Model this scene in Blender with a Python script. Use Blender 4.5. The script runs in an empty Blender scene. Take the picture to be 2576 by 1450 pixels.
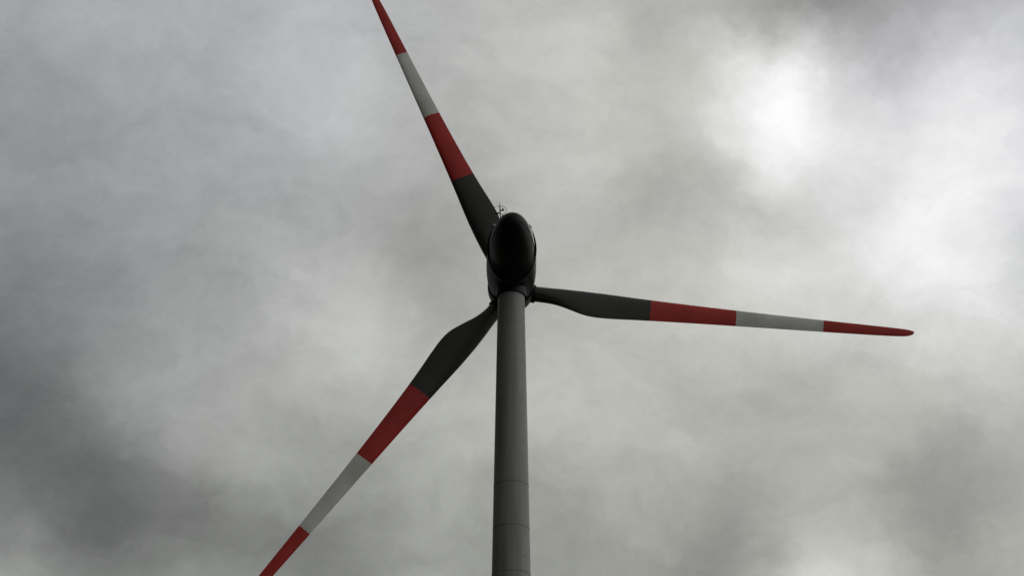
import bpy, bmesh, math, random
from mathutils import Vector, Matrix
C = bpy.context.scene.collection
S = bpy.context.scene
R = math.radians
random.seed(7)

# ---------------------------------------------------------------- camera
EYE = 1.6
cam_d = bpy.data.cameras.new('camera')
cam_d.sensor_width = 36.0
cam_d.lens = 36.0 * 3300.0 / 2576.0
cam_d.clip_end = 6000
cam = bpy.data.objects.new('camera', cam_d)
cam.location = (0, 0, EYE)
cam.rotation_euler = (R(90 + 30.407), 0, 0)
C.objects.link(cam)
S.camera = cam

# ---------------------------------------------------------------- exposure
S.view_settings.view_transform = 'Standard'
S.view_settings.look = 'None'
S.view_settings.exposure = 0
S.view_settings.gamma = 1
S.view_settings.use_curve_mapping = False

# ---------------------------------------------------------------- sun (veiled by cloud, in front of the viewer)
SUN_AZ, SUN_EL = 14.0, 37.4            # azimuth clockwise from +Y
sd = bpy.data.lights.new('sun', 'SUN')
sd.energy = 0.5
sd.angle = R(20)
sd.color = (1.0, 0.97, 0.92)
sun = bpy.data.objects.new('sun', sd)
to_sun = Vector((math.sin(R(SUN_AZ)) * math.cos(R(SUN_EL)), math.cos(R(SUN_AZ)) * math.cos(R(SUN_EL)), math.sin(R(SUN_EL))))
sun.rotation_euler = to_sun.to_track_quat('Z', 'Y').to_euler()
C.objects.link(sun)

# ---------------------------------------------------------------- sky: cloud deck by direction over a Nishita sky
# cloud banks: azimuth, elevation, how much brighter or darker than the plain deck
CLOUDS = [(-26.3, 38.9, 0.083), (-19.5, 40.3, 0.030), (-11.0, 41.4, 0.133), (0.3, 41.8, 0.132), (8.2, 41.7, 0.118), (15.5, 41.1, -0.195), (21.0, 39.9, -0.120), (25.8, 39.0, 0.048), (-25.4, 35.8, -0.126), (-19.8, 36.9, 0.061), (-13.8, 37.8, -0.063), (-7.4, 38.2, -0.011), (0.3, 38.6, -0.040), (6.9, 38.7, 0.099), (11.2, 38.9, -0.461), (14.0, 37.3, 1.225), (17.1, 38.2, 0.039), (20.3, 37.2, -0.040), (24.8, 36.8, 0.218), (-24.7, 33.0, 0.106), (-20.1, 33.8, -0.053), (-14.3, 34.7, 0.025), (-9.2, 35.3, 0.195), (0.3, 35.5, 0.073), (6.6, 35.3, 0.129), (11.8, 34.9, -0.134), (15.9, 35.0, -0.706), (19.7, 34.1, 0.254), (24.2, 33.2, 0.031), (-24.0, 30.3, -0.072), (-19.5, 31.1, 0.022), (-14.9, 31.7, 0.114), (-9.9, 32.2, -0.311), (-4.7, 32.5, -0.027), (2.7, 32.6, 0.058), (8.4, 32.3, -0.297), (13.4, 31.9, 0.151), (18.2, 31.6, 0.239), (22.7, 30.5, -0.028), (-23.6, 27.9, -0.054), (-19.4, 28.5, -0.037), (-14.3, 29.0, -0.129), (-9.5, 29.3, 0.506), (-4.8, 30.1, -0.060), (3.3, 30.5, 0.007), (8.2, 29.9, 0.259), (13.0, 29.2, 0.323), (17.7, 28.8, -0.011), (22.2, 28.6, 0.114), (-23.0, 25.5, 0.025), (-19.0, 26.1, 0.005), (-14.7, 26.6, -0.128), (-9.8, 27.0, -0.185), (-4.7, 27.6, 0.055), (3.2, 27.3, -0.023), (8.0, 27.1, -0.012), (12.7, 26.8, -0.331), (17.3, 26.6, -0.225), (21.7, 26.0, 0.183), (-22.5, 23.1, -0.162), (-19.0, 23.6, 0.059), (-15.6, 25.2, 0.248), (-11.1, 24.4, -0.043), (-6.4, 23.8, -0.036), (-2.1, 24.8, -0.026), (3.1, 24.6, 0.120), (7.8, 24.6, -0.096), (12.4, 24.1, 0.151), (16.9, 23.8, 0.357), (21.6, 23.1, -0.081), (-22.1, 21.1, -0.138), (-18.9, 21.8, 0.044), (-15.6, 22.1, -0.180), (-12.3, 22.1, 0.269), (-7.2, 22.4, 0.073), (-2.6, 22.5, 0.135), (3.0, 22.2, 0.019), (7.6, 22.4, 0.122), (12.1, 22.1, 0.110), (17.4, 21.6, -0.064), (21.8, 21.1, 0.014), (-21.9, 19.2, 0.057), (-19.1, 19.5, 0.054), (-16.1, 19.8, -0.273), (-12.4, 20.1, -0.059), (-7.9, 20.3, -0.140), (-3.4, 20.7, -0.039), (3.0, 20.3, -0.143), (7.5, 20.4, 0.078), (11.9, 20.1, -0.220), (16.2, 19.8, -0.421), (21.1, 19.3, 0.056), (-21.7, 17.4, 0.165), (-19.1, 17.7, -0.235), (-15.5, 18.0, 0.215), (-10.4, 18.2, -0.127), (-5.2, 18.6, 0.087), (-2.3, 18.8, -0.050), (2.4, 18.5, 0.016), (6.5, 18.6, 0.043), (10.9, 18.5, -0.296), (14.6, 18.1, 0.845), (17.6, 18.0, -0.273), (21.1, 17.5, 0.139)]


W = bpy.data.worlds.new('World')
S.world = W
W.use_nodes = True
wt = W.node_tree
wt.nodes.clear()
def wn(kind, **kw):
    n = wt.nodes.new(kind)
    for k, v in kw.items():
        setattr(n, k, v)
    return n
def wl(a, b):
    wt.links.new(a, b)
def wm(op, a, b=None, c=None):
    n = wn('ShaderNodeMath', operation=op)
    for i, v in enumerate((a, b, c)):
        if v is None: continue
        if isinstance(v, (int, float)): n.inputs[i].default_value = v
        else: wl(v, n.inputs[i])
    return n.outputs[0]
def wv(op, a, b):
    n = wn('ShaderNodeVectorMath', operation=op)
    for i, v in enumerate((a, b)):
        if isinstance(v, tuple): n.inputs[i].default_value = v
        else: wl(v, n.inputs[i])
    return n
tc = wn('ShaderNodeTexCoord')
DIR = tc.outputs['Generated']
def noise(scale, detail, rough, dist=0.0, vec=None, off=(0, 0, 0)):
    m = wn('ShaderNodeMapping')
    m.inputs['Location'].default_value = off
    wl(vec or DIR, m.inputs['Vector'])
    n = wn('ShaderNodeTexNoise')
    n.inputs['Scale'].default_value = scale
    n.inputs['Detail'].default_value = detail
    n.inputs['Roughness'].default_value = rough
    n.inputs['Distortion'].default_value = dist
    wl(m.outputs[0], n.inputs['Vector'])
    return n
def scaled(colour_out, k):
    c = wv('SUBTRACT', colour_out, (0.5, 0.5, 0.5))
    s = wn('ShaderNodeVectorMath', operation='SCALE')
    wl(c.outputs[0], s.inputs[0]); s.inputs['Scale'].default_value = k
    return s.outputs[0]
w1 = noise(7, 5, 0.6)
w2 = noise(30, 4, 0.6, off=(3, 1, 2))
warp = wv('ADD', wv('ADD', DIR, scaled(w1.outputs['Color'], 0.10)).outputs[0], scaled(w2.outputs['Color'], 0.02))
wdir = wn('ShaderNodeVectorMath', operation='NORMALIZE'); wl(warp.outputs[0], wdir.inputs[0])
K = 1 / R(3.1) ** 2
acc = 0.60
for az, el, wgt in CLOUDS:
    d = (math.sin(R(az)) * math.cos(R(el)), math.cos(R(az)) * math.cos(R(el)), math.sin(R(el)))
    dot = wv('DOT_PRODUCT', wdir.outputs[0], d).outputs['Value']
    g = wm('EXPONENT', wm('MULTIPLY_ADD', dot, K, -K))
    acc = wm('MULTIPLY_ADD', g, wgt, acc)
# billows, then torn wisps drawn out along the wind, then fine mottling
n1 = noise(8, 8, 0.6, 0.0, off=(5, 2, 7))
wst = wn('ShaderNodeMapping'); wl(warp.outputs[0], wst.inputs['Vector'])
wst.inputs['Rotation'].default_value = (0.2, 0.5, 0.3); wst.inputs['Scale'].default_value = (1.0, 1.6, 1.9)
n2 = noise(15, 9, 0.66, 0.25, vec=wst.outputs[0], off=(1, 8, 3))
n3 = noise(60, 6, 0.7, 0.0, vec=warp.outputs[0])
acc = wm('ADD', acc, wm('MULTIPLY', wm('SUBTRACT', n1.outputs['Fac'], 0.5), 0.11))
acc = wm('ADD', acc, wm('MULTIPLY', wm('SUBTRACT', n2.outputs['Fac'], 0.5), 0.15))
acc = wm('ADD', acc, wm('MULTIPLY', wm('SUBTRACT', n3.outputs['Fac'], 0.5), 0.035))
# the deck is thicker and darker behind the viewer and toward the zenith
sep = wn('ShaderNodeSeparateXYZ'); wl(DIR, sep.inputs[0])
back = wn('ShaderNodeMapRange', interpolation_type='SMOOTHSTEP')
wl(sep.outputs['Y'], back.inputs['Value'])
back.inputs['From Min'].default_value = 0.45; back.inputs['From Max'].default_value = -0.3
back.inputs['To Min'].default_value = 0.0; back.inputs['To Max'].default_value = 0.08
acc = wm('SUBTRACT', acc, back.outputs[0])
# and it thins out to bright cloud off to the right, thickens to the left
def side(sock, f0, f1, v):
    m = wn('ShaderNodeMapRange', interpolation_type='SMOOTHSTEP'); wl(sock, m.inputs['Value'])
    m.inputs['From Min'].default_value = f0; m.inputs['From Max'].default_value = f1
    m.inputs['To Min'].default_value = 0; m.inputs['To Max'].default_value = v
    return m.outputs[0]
acc = wm('ADD', acc, side(sep.outputs['X'], 0.42, 0.85, 0.32))
acc = wm('ADD', acc, side(sep.outputs['X'], -0.40, -0.85, -0.36))
acc = wm('ADD', acc, wm('MULTIPLY', side(sep.outputs['Y'], 0.4, -0.1, 0.30), sep.outputs['X']))
acc = wm('MAXIMUM', wm('MINIMUM', acc, 1.0), 0.05)
lum = wm('POWER', acc, 2.2)
# cool grey on the left and far right, faintly green grey in the middle, white where it is thinnest
cool_l = (math.sin(R(-23)) * math.cos(R(38)), math.cos(R(-23)) * math.cos(R(38)), math.sin(R(38)))
cool_r = (math.sin(R(27)) * math.cos(R(36)), math.cos(R(27)) * math.cos(R(36)), math.sin(R(36)))
def lobe(d, deg):
    k = 1 / R(deg) ** 2
    dot = wv('DOT_PRODUCT', wdir.outputs[0], d).outputs['Value']
    return wm('EXPONENT', wm('MULTIPLY_ADD', dot, k, -k))
cool = wm('ADD', lobe(cool_l, 12), lobe(cool_r, 8))
nc = noise(5, 4, 0.6, off=(9, 9, 1))
cool = wm('ADD', cool, wm('MULTIPLY', wm('SUBTRACT', nc.outputs['Fac'], 0.5), 0.8))
cool = wm('MINIMUM', wm('MAXIMUM', cool, 0.0), 1.0)
tint = wn('ShaderNodeMix', data_type='RGBA')
wl(cool, tint.inputs[0])
tint.inputs[6].default_value = (0.98, 1.0, 0.905, 1)
tint.inputs[7].default_value = (0.975, 0.985, 1.03, 1)
hot = wn('ShaderNodeMapRange', interpolation_type='SMOOTHSTEP')
wl(acc, hot.inputs['Value'])
hot.inputs['From Min'].default_value = 0.78; hot.inputs['From Max'].default_value = 0.96
tint2 = wn('ShaderNodeMix', data_type='RGBA')
wl(hot.outputs[0], tint2.inputs[0]); wl(tint.outputs[2], tint2.inputs[6])
tint2.inputs[7].default_value = (1, 1, 1.01, 1)
cl = wn('ShaderNodeVectorMath', operation='SCALE')
wl(tint2.outputs[2], cl.inputs[0]); wl(lum, cl.inputs['Scale'])
bg_cloud = wn('ShaderNodeBackground'); wl(cl.outputs[0], bg_cloud.inputs['Color'])
sky = wn('ShaderNodeTexSky', sky_type='NISHITA', sun_disc=False)
sky.sun_elevation = R(SUN_EL); sky.sun_rotation = R(SUN_AZ)
bg_sky = wn('ShaderNodeBackground'); wl(sky.outputs[0], bg_sky.inputs['Color'])
bg_sky.inputs['Strength'].default_value = 0.08
mixs = wn('ShaderNodeMixShader'); mixs.inputs[0].default_value = 0.97   # cloud cover
wl(bg_sky.outputs[0], mixs.inputs[1]); wl(bg_cloud.outputs[0], mixs.inputs[2])
out = wn('ShaderNodeOutputWorld'); wl(mixs.outputs[0], out.inputs['Surface'])

# ---------------------------------------------------------------- materials
def mat(name, base, rough=0.45, metal=0.0, dirt=0.25, dscale=1.0, streak=1.0, bands=None, bump=0.0, spec=0.4):
    m = bpy.data.materials.new(name); m.use_nodes = True
    t = m.node_tree; N = t.nodes; L = t.links
    b = N['Principled BSDF']
    b.inputs['Roughness'].default_value = rough
    b.inputs['Metallic'].default_value = metal
    co = N.new('ShaderNodeTexCoord')
    mp = N.new('ShaderNodeMapping'); mp.inputs['Scale'].default_value = (dscale, dscale, dscale * streak)
    L.new(co.outputs['Object'], mp.inputs['Vector'])
    n = N.new('ShaderNodeTexNoise'); n.inputs['Scale'].default_value = 1.6; n.inputs['Detail'].default_value = 8; n.inputs['Roughness'].default_value = 0.62
    L.new(mp.outputs[0], n.inputs['Vector'])
    r = N.new('ShaderNodeValToRGB')
    r.color_ramp.elements[0].position = 0.35; r.color_ramp.elements[1].position = 0.62
    k = 1 - dirt
    r.color_ramp.elements[0].color = (k, k * 0.99, k * 0.95, 1); r.color_ramp.elements[1].color = (1, 1, 1, 1)
    L.new(n.outputs['Fac'], r.inputs[0])
    mx = N.new('ShaderNodeMix'); mx.data_type = 'RGBA'; mx.blend_type = 'MULTIPLY'; mx.inputs[0].default_value = 1
    L.new(r.outputs[0], mx.inputs[7])
    if bands:
        red, lo1, hi1, lo2, inner = bands
        sp = N.new('ShaderNodeSeparateXYZ'); L.new(co.outputs['Object'], sp.inputs[0])
        def mth(op, a, v):
            q = N.new('ShaderNodeMath'); q.operation = op; L.new(a, q.inputs[0])
            if isinstance(v, float): q.inputs[1].default_value = v
            else: L.new(v, q.inputs[1])
            return q.outputs[0]
        wob = N.new('ShaderNodeTexNoise'); wob.inputs['Scale'].default_value = 9; wob.inputs['Detail'].default_value = 5; L.new(co.outputs['Object'], wob.inputs['Vector'])
        x = mth('ADD', sp.outputs['X'], mth('MULTIPLY', mth('SUBTRACT', wob.outputs['Fac'], 0.5), 0.12))
        f = mth('ADD', mth('MULTIPLY', mth('GREATER_THAN', x, lo1), mth('LESS_THAN', x, hi1)), mth('GREATER_THAN', x, lo2))
        bm_ = N.new('ShaderNodeMix'); bm_.data_type = 'RGBA'
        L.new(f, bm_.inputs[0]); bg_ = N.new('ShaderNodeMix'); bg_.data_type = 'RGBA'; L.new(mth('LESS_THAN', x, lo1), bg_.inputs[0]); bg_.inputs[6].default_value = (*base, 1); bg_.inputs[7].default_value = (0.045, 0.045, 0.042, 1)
        inner_fac = N.new('ShaderNodeMapRange'); L.new(x, inner_fac.inputs['Value'])
        inner_fac.inputs['From Min'].default_value = 7.90; inner_fac.inputs['From Max'].default_value = 7.80      # near-black colour inboard of the first band
        bi = N.new('ShaderNodeMix'); bi.data_type = 'RGBA'; L.new(inner_fac.outputs[0], bi.inputs[0]); L.new(bg_.outputs[2], bi.inputs[6]); bi.inputs[7].default_value = (*inner, 1)
        L.new(bi.outputs[2], bm_.inputs[6]); bm_.inputs[7].default_value = (*red, 1)
        L.new(bm_.outputs[2], mx.inputs[6])
    else:
        mx.inputs[6].default_value = (*base, 1)
    b.inputs['Specular IOR Level'].default_value = spec
    L.new(mx.outputs[2], b.inputs['Base Color'])
    if bump:
        bp = N.new('ShaderNodeBump'); bp.inputs['Strength'].default_value = bump; bp.inputs['Distance'].default_value = 0.02
        L.new(n.outputs['Fac'], bp.inputs['Height']); L.new(bp.outputs[0], b.inputs['Normal'])
    return m
M_TOWER = mat('tower_paint', (0.25, 0.253, 0.24), 0.55, dirt=0.26, dscale=1.6, streak=0.06)
M_SEAM = mat('seam_grime', (0.195, 0.195, 0.185), 0.7, dirt=0.3, dscale=2)
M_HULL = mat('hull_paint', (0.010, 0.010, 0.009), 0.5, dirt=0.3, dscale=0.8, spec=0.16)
M_DARK = mat('dark_metal', (0.012, 0.012, 0.012), 0.55, dirt=0.3, dscale=3, spec=0.2)
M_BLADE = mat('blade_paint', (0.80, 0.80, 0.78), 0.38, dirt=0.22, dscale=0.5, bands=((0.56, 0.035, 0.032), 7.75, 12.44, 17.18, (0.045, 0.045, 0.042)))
M_STEEL = mat('galvanised_steel', (0.07, 0.07, 0.07), 0.5, metal=0.3, dirt=0.3, dscale=6)
M_LENS = mat('frosted_lens', (0.75, 0.75, 0.72), 0.2, dirt=0.1, dscale=6)
M_GRASS = mat('meadow_grass', (0.030, 0.034, 0.017), 0.95, dirt=0.5, dscale=0.3, bump=0.5)

# ---------------------------------------------------------------- mesh helpers
def obj(name, bm, m, parent=None, mw=None, smooth=True, angle=40):
    bmesh.ops.recalc_face_normals(bm, faces=bm.faces[:])
    me = bpy.data.meshes.new(name); bm.to_mesh(me); bm.free()
    me.materials.append(m)
    if smooth:
        me.polygons.foreach_set('use_smooth', [True] * len(me.polygons))
        me.set_sharp_from_angle(angle=R(angle))
    o = bpy.data.objects.new(name, me); C.objects.link(o)
    if parent: o.parent = parent
    if mw is not None: o.matrix_local = mw
    return o
def loft(bm, rings, cap=True):
    vs = [[bm.verts.new(p) for p in r] for r in rings]
    n = len(vs[0])
    for a, b in zip(vs, vs[1:]):
        for i in range(n):
            bm.faces.new((a[i], a[(i + 1) % n], b[(i + 1) % n], b[i]))
    if cap:
        bm.faces.new(vs[0]); bm.faces.new(vs[-1][::-1])
    return vs
def circ(r, z, n=64, c=(0, 0)):
    return [(c[0] + r * math.cos(2 * math.pi * i / n), c[1] + r * math.sin(2 * math.pi * i / n), z) for i in range(n)]
def tube(bm, pts, r, n=10, closed=False, r2=None):
    pts = [Vector(p) for p in pts]; N = len(pts); rings = []
    up = Vector((0.13, 1, 0.21)).normalized()
    for i, p in enumerate(pts):
        if closed: t = (pts[(i + 1) % N] - pts[i - 1]).normalized()
        else: t = (pts[min(i + 1, N - 1)] - pts[max(i - 1, 0)]).normalized()
        u = t.cross(up).normalized(); v = t.cross(u)
        rr = r if r2 is None else r + (r2 - r) * i / (N - 1)
        rings.append([p + (u * math.cos(a) + v * math.sin(a)) * rr for a in (2 * math.pi * k / n for k in range(n))])
    if closed:
        rings.append(rings[0]); loft(bm, rings, cap=False); bmesh.ops.remove_doubles(bm, verts=bm.verts[:], dist=1e-5)
    else: loft(bm, rings)
def torus_band(bm, r_in, r_out, z0, z1, n=96, bev=0.0):
    prof = [(r_in, z0), (r_out - bev, z0), (r_out, z0 + bev), (r_out, z1 - bev), (r_out - bev, z1), (r_in, z1)]
    rings = [circ(r, z, n) for r, z in prof]; rings.append(rings[0])
    loft(bm, rings, cap=False); bmesh.ops.remove_doubles(bm, verts=bm.verts[:], dist=1e-5)

# ---------------------------------------------------------------- ground
bm = bmesh.new()
NG = 60
vs = {}
for i in range(NG + 1):
    for j in range(NG + 1):
        x = ((i / NG) * 2 - 1); y = ((j / NG) * 2 - 1)
        X = math.copysign(abs(x) ** 2.2, x) * 2500; Y = math.copysign(abs(y) ** 2.2, y) * 2500
        h = 0.0 if math.hypot(X, Y - 30) < 90 else 3.0 * math.sin(X * 0.004) * math.cos(Y * 0.005) * min(1, (math.hypot(X, Y - 30) - 90) / 200)
        vs[i, j] = bm.verts.new((X, Y, h))
for i in range(NG):
    for j in range(NG):
        bm.faces.new((vs[i, j], vs[i + 1, j], vs[i + 1, j + 1], vs[i, j + 1]))
g = obj('ground', bm, M_GRASS); g['kind'] = 'structure'

# ---------------------------------------------------------------- the turbine
TX, TY = -0.04, 60.2
turbine = bpy.data.objects.new('wind_turbine', None); C.objects.link(turbine)
turbine.location = (TX, TY, 0)
turbine['label'] = 'tall wind turbine with grey tower, black nacelle and three red and white banded blades'
turbine['category'] = 'wind turbine'

# tower: tapered steel tube
def tower_r(z): return 0.5 * (1.43 + 0.0274 * (36.0 - z))
TOP = 36.35
zs = [0.0, 4, 8, 12, 16, 20, 24, 28, 32, 35, TOP]
bm = bmesh.new(); loft(bm, [circ(tower_r(z), z, 96) for z in zs])
tower = obj('tower', bm, M_TOWER, turbine)
# welded seams between the tower cans
pitch = 30.407
for py in (806, 902, 999, 1103, 1209, 1320, 1436, 1555, 1680, 1810):
    el = pitch - math.degrees(math.atan((py - 725) / 3300))
    z = EYE + (TY - 0.85) * math.tan(R(el))
    bm = bmesh.new(); strong = py in (1209, 1320, 1436)
    r = tower_r(z); h = 0.022 if strong else 0.014
    torus_band(bm, r - 0.03, r + (0.008 if strong else 0.005), z - h, z + h, bev=0.003)
    obj('weld_seam', bm, M_SEAM if strong else M_TOWER, tower)
# small plugs in the tower skin
def plug(ang, z, s=0.03):
    bm = bmesh.new(); r = tower_r(z)
    c = Vector((math.cos(ang) * r, math.sin(ang) * r, z)); n = Vector((math.cos(ang), math.sin(ang), 0))
    tube(bm, [c - n * 0.02, c + n * 0.015], s, 12)
    obj('plug', bm, M_DARK, tower)
plug(R(-90 + 57), 35.55); plug(R(-90 - 58), 32.75); plug(R(-90 + 38), 29.9, 0.022)
plug(R(-90 + 45), 21.9, 0.022); plug(R(-90 - 20), 20.5, 0.02)

# nacelle frame: origin at the hub centre, Y along the shaft toward the nose
HUB = Vector((-0.06 - TX, 62.77 - TY, 36.617 + EYE))
NM = Matrix.Translation(HUB) @ Matrix.Rotation(R(0.6), 4, 'Z') @ Matrix.Rotation(R(4), 4, 'X')

def superell(a, b, y, zc, p=2.3, n=96, shear=0.0, flat=1.0):
    out = []
    for i in range(n):
        t = 2 * math.pi * i / n; c, s_ = math.cos(t), math.sin(t)
        x = a * math.copysign(abs(c) ** (2 / p), c); z = b * math.copysign(abs(s_) ** (2 / p), s_)
        if z < 0: z *= flat
        out.append((x, y - shear * z, zc + z))
    return out
def smooth_table(tab, s):
    for a, b in zip(tab, tab[1:]):
        if a[0] <= s <= b[0]:
            t = (s - a[0]) / (b[0] - a[0])
            i = tab.index(a); p0 = tab[max(i - 1, 0)]; p3 = tab[min(i + 2, len(tab) - 1)]
            r = []
            for k in range(1, len(a)):
                m1 = (b[k] - p0[k]) / max(b[0] - p0[0], 1e-6) * (b[0] - a[0]); m2 = (p3[k] - a[k]) / max(p3[0] - a[0], 1e-6) * (b[0] - a[0])
                r.append((2*t**3-3*t*t+1)*a[k] + (t**3-2*t*t+t)*m1 + (-2*t**3+3*t*t)*b[k] + (t**3-t*t)*m2)
            return r
# s = distance behind the hub, half width, half height, centre height
BODY = [(0.95, 1.20, 1.14, 0.0), (1.6, 1.29, 1.24, 0.0), (2.6, 1.335, 1.32, 0.0), (3.6, 1.325, 1.32, 0.0), (4.3, 1.29, 1.28, 0.0), (4.72, 1.235, 1.24, 0.0)]
rings = []
s = 0.95
while s <= 4.72:
    a, b, zc = smooth_table(BODY, s); rings.append(superell(a, b, -s, zc, 2.12)); s += 0.235
EG, EL, EA, EB = 4.72, 3.60, 1.18, 1.16            # the egg shaped rear: start, length, half width, half height
for k in range(1, 33):
    t = k / 32 * math.pi / 2
    c = max(math.cos(t), 0.012)
    rings.append(superell(EA * c, EB * c, -(EG + EL * math.sin(t)), 0, 2.06))
bm = bmesh.new(); loft(bm, rings)
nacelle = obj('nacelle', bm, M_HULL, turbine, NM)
I = Matrix.Identity(4)
# oblique collar standing out round the body
bm = bmesh.new()
CS, CZ = 4.95, 0.66
def collar(a, b, y): return superell(a, b, y, 0, 2.0, 96, CZ)
rr = [collar(1.06, 1.18, -CS), collar(1.27, 1.44, -CS), collar(1.29, 1.46, -CS + 0.03), collar(1.29, 1.46, -CS + 0.22), collar(1.27, 1.44, -CS + 0.26), collar(1.06, 1.18, -CS + 0.26)]
rr.append(rr[0]); loft(bm, rr, cap=False); bmesh.ops.remove_doubles(bm, verts=bm.verts[:], dist=1e-5)
obj('collar', bm, M_DARK, nacelle, I)
# joint line between the upper and lower shell on each flank
for sx in (-1, 1):
    pts = []
    for k in range(2, 27):
        t = k / 32 * math.pi / 2; c = math.cos(t)
        pts.append((sx * (EA * c * 0.985 + 0.004), -(EG + EL * math.sin(t)), -0.20 * c))
    bm = bmesh.new(); tube(bm, pts, 0.016, 8); obj('shell_joint', bm, M_DARK, nacelle, I)
# cable bracket beside the mast foot
bm = bmesh.new(); tube(bm, [(-0.50, -7.05, 0.60), (-0.50, -7.05, 0.84), (-0.46, -7.05, 0.86)], 0.03, 10); obj('cable_bracket', bm, M_DARK, nacelle, I)
# yaw bearing skirt under the hull
bm = bmesh.new(); loft(bm, [circ(0.80, TOP - 0.02, 64), circ(0.80, TOP + 0.05, 64), circ(0.78, TOP + 0.75, 64)])
obj('yaw_skirt', bm, M_DARK, nacelle, NM.inverted())
# bolt heads low on the flanks
for sx in (-1, 1):
    bm = bmesh.new(); tube(bm, [(sx * 1.12, -2.4, -0.55), (sx * 1.225, -2.4, -0.60)], 0.05, 12)
    obj('lifting_eye', bm, M_DARK, nacelle, I)

# spinner
SP = [(-1.45, 0.06), (-1.38, 0.35), (-1.2, 0.62), (-0.9, 0.9), (-0.5, 1.12), (0.0, 1.25), (0.5, 1.29), (0.9, 1.28)]
rings = []
s = -1.45
while s <= 0.9001:
    a = max(smooth_table(SP, min(s, 0.8999))[0], 0.05); rings.append([(a * math.cos(2*math.pi*i/72), -s, a * math.sin(2*math.pi*i/72)) for i in range(72)]); s += 0.05
bm = bmesh.new(); loft(bm, rings)
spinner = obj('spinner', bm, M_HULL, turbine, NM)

# blades. local X outward, Y toward the leading edge, Z back along the wind
SECT = [  # r, chord, thickness ratio, roundness (1 = circle), twist deg
    (0.95, 0.86, 1.00, 1.00, 22), (1.7, 0.86, 1.00, 1.00, 22), (2.4, 1.02, 0.80, 0.75, 21), (3.2, 1.36, 0.52, 0.35, 19), (4.0, 1.66, 0.37, 0.08, 17),
    (4.7, 1.74, 0.30, 0.0, 15), (5.6, 1.66, 0.26, 0.0, 12.5), (7.0, 1.46, 0.23, 0.0, 9.5), (9.0, 1.25, 0.21, 0.0, 7), (12.0, 1.02, 0.19, 0.0, 4.5),
    (15.0, 0.84, 0.17, 0.0, 2.8), (18.0, 0.68, 0.15, 0.0, 1.5), (20.5, 0.54, 0.14, 0.0, 0.8), (21.6, 0.42, 0.13, 0.0, 0.4), (21.95, 0.24, 0.12, 0.0, 0.3), (22.05, 0.08, 0.12, 0, 0.3)]
def airfoil(n=48):
    pts = []
    for i in range(n):
        t = 2 * math.pi * i / n
        x = 0.5 * (1 + math.cos(t))               # 1 trailing, 0 leading
        y = 5 * (0.2969 * math.sqrt(max(x, 0)) - 0.126 * x - 0.3516 * x * x + 0.2843 * x ** 3 - 0.1036 * x ** 4)
        camb = 0.12 * 4 * x * (1 - x) * 0.6
        pts.append((x, (y if t < math.pi else -y), camb, 0.5 * math.cos(t), 0.5 * math.sin(t)))
    return pts
AF = airfoil()
def blade_bm():
    bm = bmesh.new(); rings = []
    r = 0.95
    rs = []
    while r < 21.5: rs.append(r); r += 0.25
    rs += [21.6, 21.75, 21.88, 21.95, 22.0, 22.04]
    for r in rs:
        ch, th, rd, tw = smooth_table(SECT, r)
        rd = max(0, min(1, rd)); ring = []
        for (x, y, camb, cx, cy) in AF:
            ax = (0.30 - x) * ch; ay = (y * th + camb * 0.3 * (1 - rd)) * ch
            bx = -cx * ch; by = cy * ch * th
            px = ax * (1 - rd) + bx * rd; py = ay * (1 - rd) + by * rd
            c, s_ = math.cos(R(tw)), math.sin(R(tw))
            flex = 0.0011 * r * r
            ring.append((r, px * c + py * s_, -px * s_ + py * c + flex))
        rings.append(ring)
    loft(bm, rings)
    return bm
def rotor_m(deg):
    a = R(deg)
    x = Vector((math.cos(a), 0, math.sin(a))); y = Vector((-math.sin(a), 0, math.cos(a))); z = Vector((0, -1, 0))
    m = Matrix((x, y, z)).transposed().to_4x4()
    return NM @ m
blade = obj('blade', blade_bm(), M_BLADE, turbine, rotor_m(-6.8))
def ring_x(r, x0, x1, n=48):
    return [[(x, r * math.cos(2*math.pi*i/n), r * math.sin(2*math.pi*i/n)) for i in range(n)] for x in (x0, x1)]
bm = bmesh.new(); loft(bm, ring_x(0.50, 1.12, 1.36)); bmesh.ops.bevel(bm, geom=[e for e in bm.edges if len(e.link_faces) == 2 and e.calc_face_angle() > 1], offset=0.02, segments=2, affect='EDGES')
collar0 = obj('root_collar', bm, M_DARK, blade, I)
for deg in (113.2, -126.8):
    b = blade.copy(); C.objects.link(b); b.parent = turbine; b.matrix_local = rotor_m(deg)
    c = collar0.copy(); C.objects.link(c); c.parent = b; c.matrix_local = I

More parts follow.
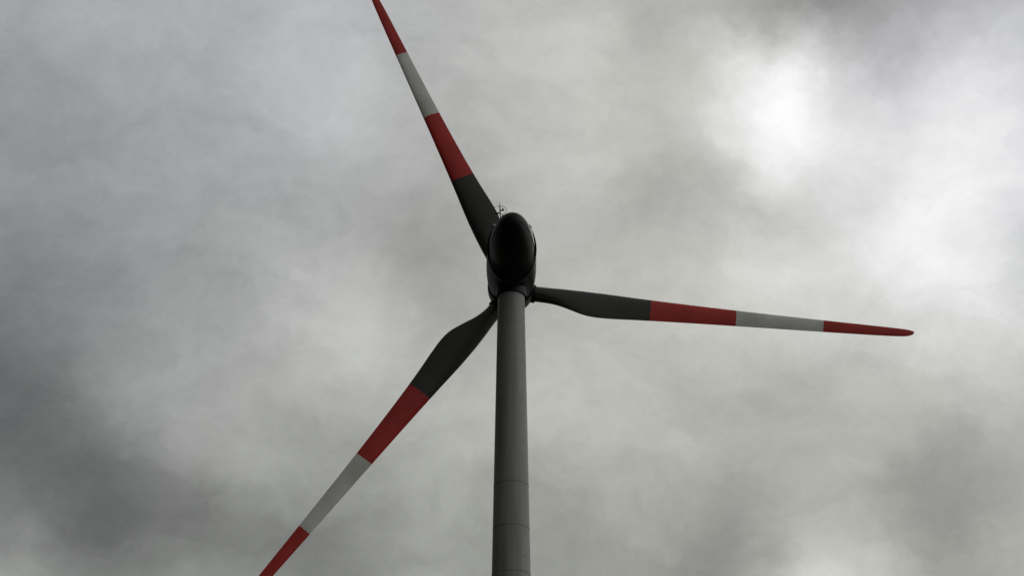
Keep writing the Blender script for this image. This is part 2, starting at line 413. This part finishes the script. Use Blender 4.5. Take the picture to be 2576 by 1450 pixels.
# weather mast on the tail, nacelle frame
MX, MY, MZ = -0.595, -7.0, 0.54
mm = NM @ Matrix.Translation((MX, MY, MZ)) @ Matrix.Rotation(R(-4), 4, 'X') @ Matrix.Rotation(R(-2.5), 4, 'Y')
bm = bmesh.new()
tube(bm, [(0, 0, -0.25), (0, 0, 0.95)], 0.028, 12)
tube(bm, [(-0.03, 0, -0.02), (-0.03, 0, 0.06)], 0.045, 12)
mast = obj('weather_mast', bm, M_DARK, turbine, mm)
bm = bmesh.new(); tube(bm, [(0, 0, 0.93), (0, 0, 1.07), (0, 0, 1.24)], 0.014, 8, r2=0.005)
obj('lightning_rod', bm, M_STEEL, mast, I)
bm = bmesh.new(); tube(bm, [(-0.29, 0, 0.50), (0.01, 0, 0.50)], 0.033, 12); obj('sensor_arm', bm, M_DARK, mast, I)
bm = bmesh.new(); tube(bm, [(-0.01, 0, 0.645), (0.20, 0, 0.645)], 0.033, 12); obj('sensor_arm', bm, M_DARK, mast, I)
bm = bmesh.new(); tube(bm, [(-0.235, 0, 0.51), (-0.235, 0, 0.60)], 0.014, 10)
tube(bm, [(-0.235, 0, 0.585), (-0.275, 0.02, 0.64), (-0.30, 0.03, 0.72)], 0.012, 8); obj('wind_vane', bm, M_DARK, mast, I)
bm = bmesh.new(); loft(bm, [circ(0.012, 0.66, 16, (0.15, 0)), circ(0.015, 0.69, 16, (0.15, 0)), circ(0.055, 0.745, 16, (0.15, 0)), circ(0.02, 0.745, 16, (0.15, 0))])
obj('anemometer', bm, M_DARK, mast, I)
pts = []
hw, hh, zc = 0.345, 0.245, 0.66
for i in range(48):
    a = 2 * math.pi * i / 48
    x = math.cos(a) * hh + (hw - hh) * (1 if math.cos(a) > 0 else -1); pts.append((x - 0.03, 0, zc + math.sin(a) * hh))
bm = bmesh.new(); tube(bm, pts, 0.011, 8, closed=True); obj('lightning_ring', bm, M_STEEL, mast, I)

# obstruction lights on brackets at the collar's shoulders
def light(sx):
    bm = bmesh.new(); X0 = sx * 0.91
    lm = NM @ Matrix.Translation((X0, -5.7, 0.90))
    tube(bm, [(-sx * 0.22, 0, -0.16), (-sx * 0.10, 0, -0.10), (0, 0, -0.02)], 0.05, 12)
    loft(bm, [circ(0.06, -0.10, 24), circ(0.105, -0.06, 24), circ(0.115, 0.03, 24), circ(0.09, 0.06, 24)])
    l = obj('obstruction_light', bm, M_DARK, turbine, lm)
    bm = bmesh.new(); loft(bm, [circ(0.078, 0.055, 24), circ(0.08, 0.11, 24), circ(0.066, 0.15, 24), circ(0.03, 0.172, 24)])
    obj('lens', bm, M_LENS, l, I)
light(-1); light(1)
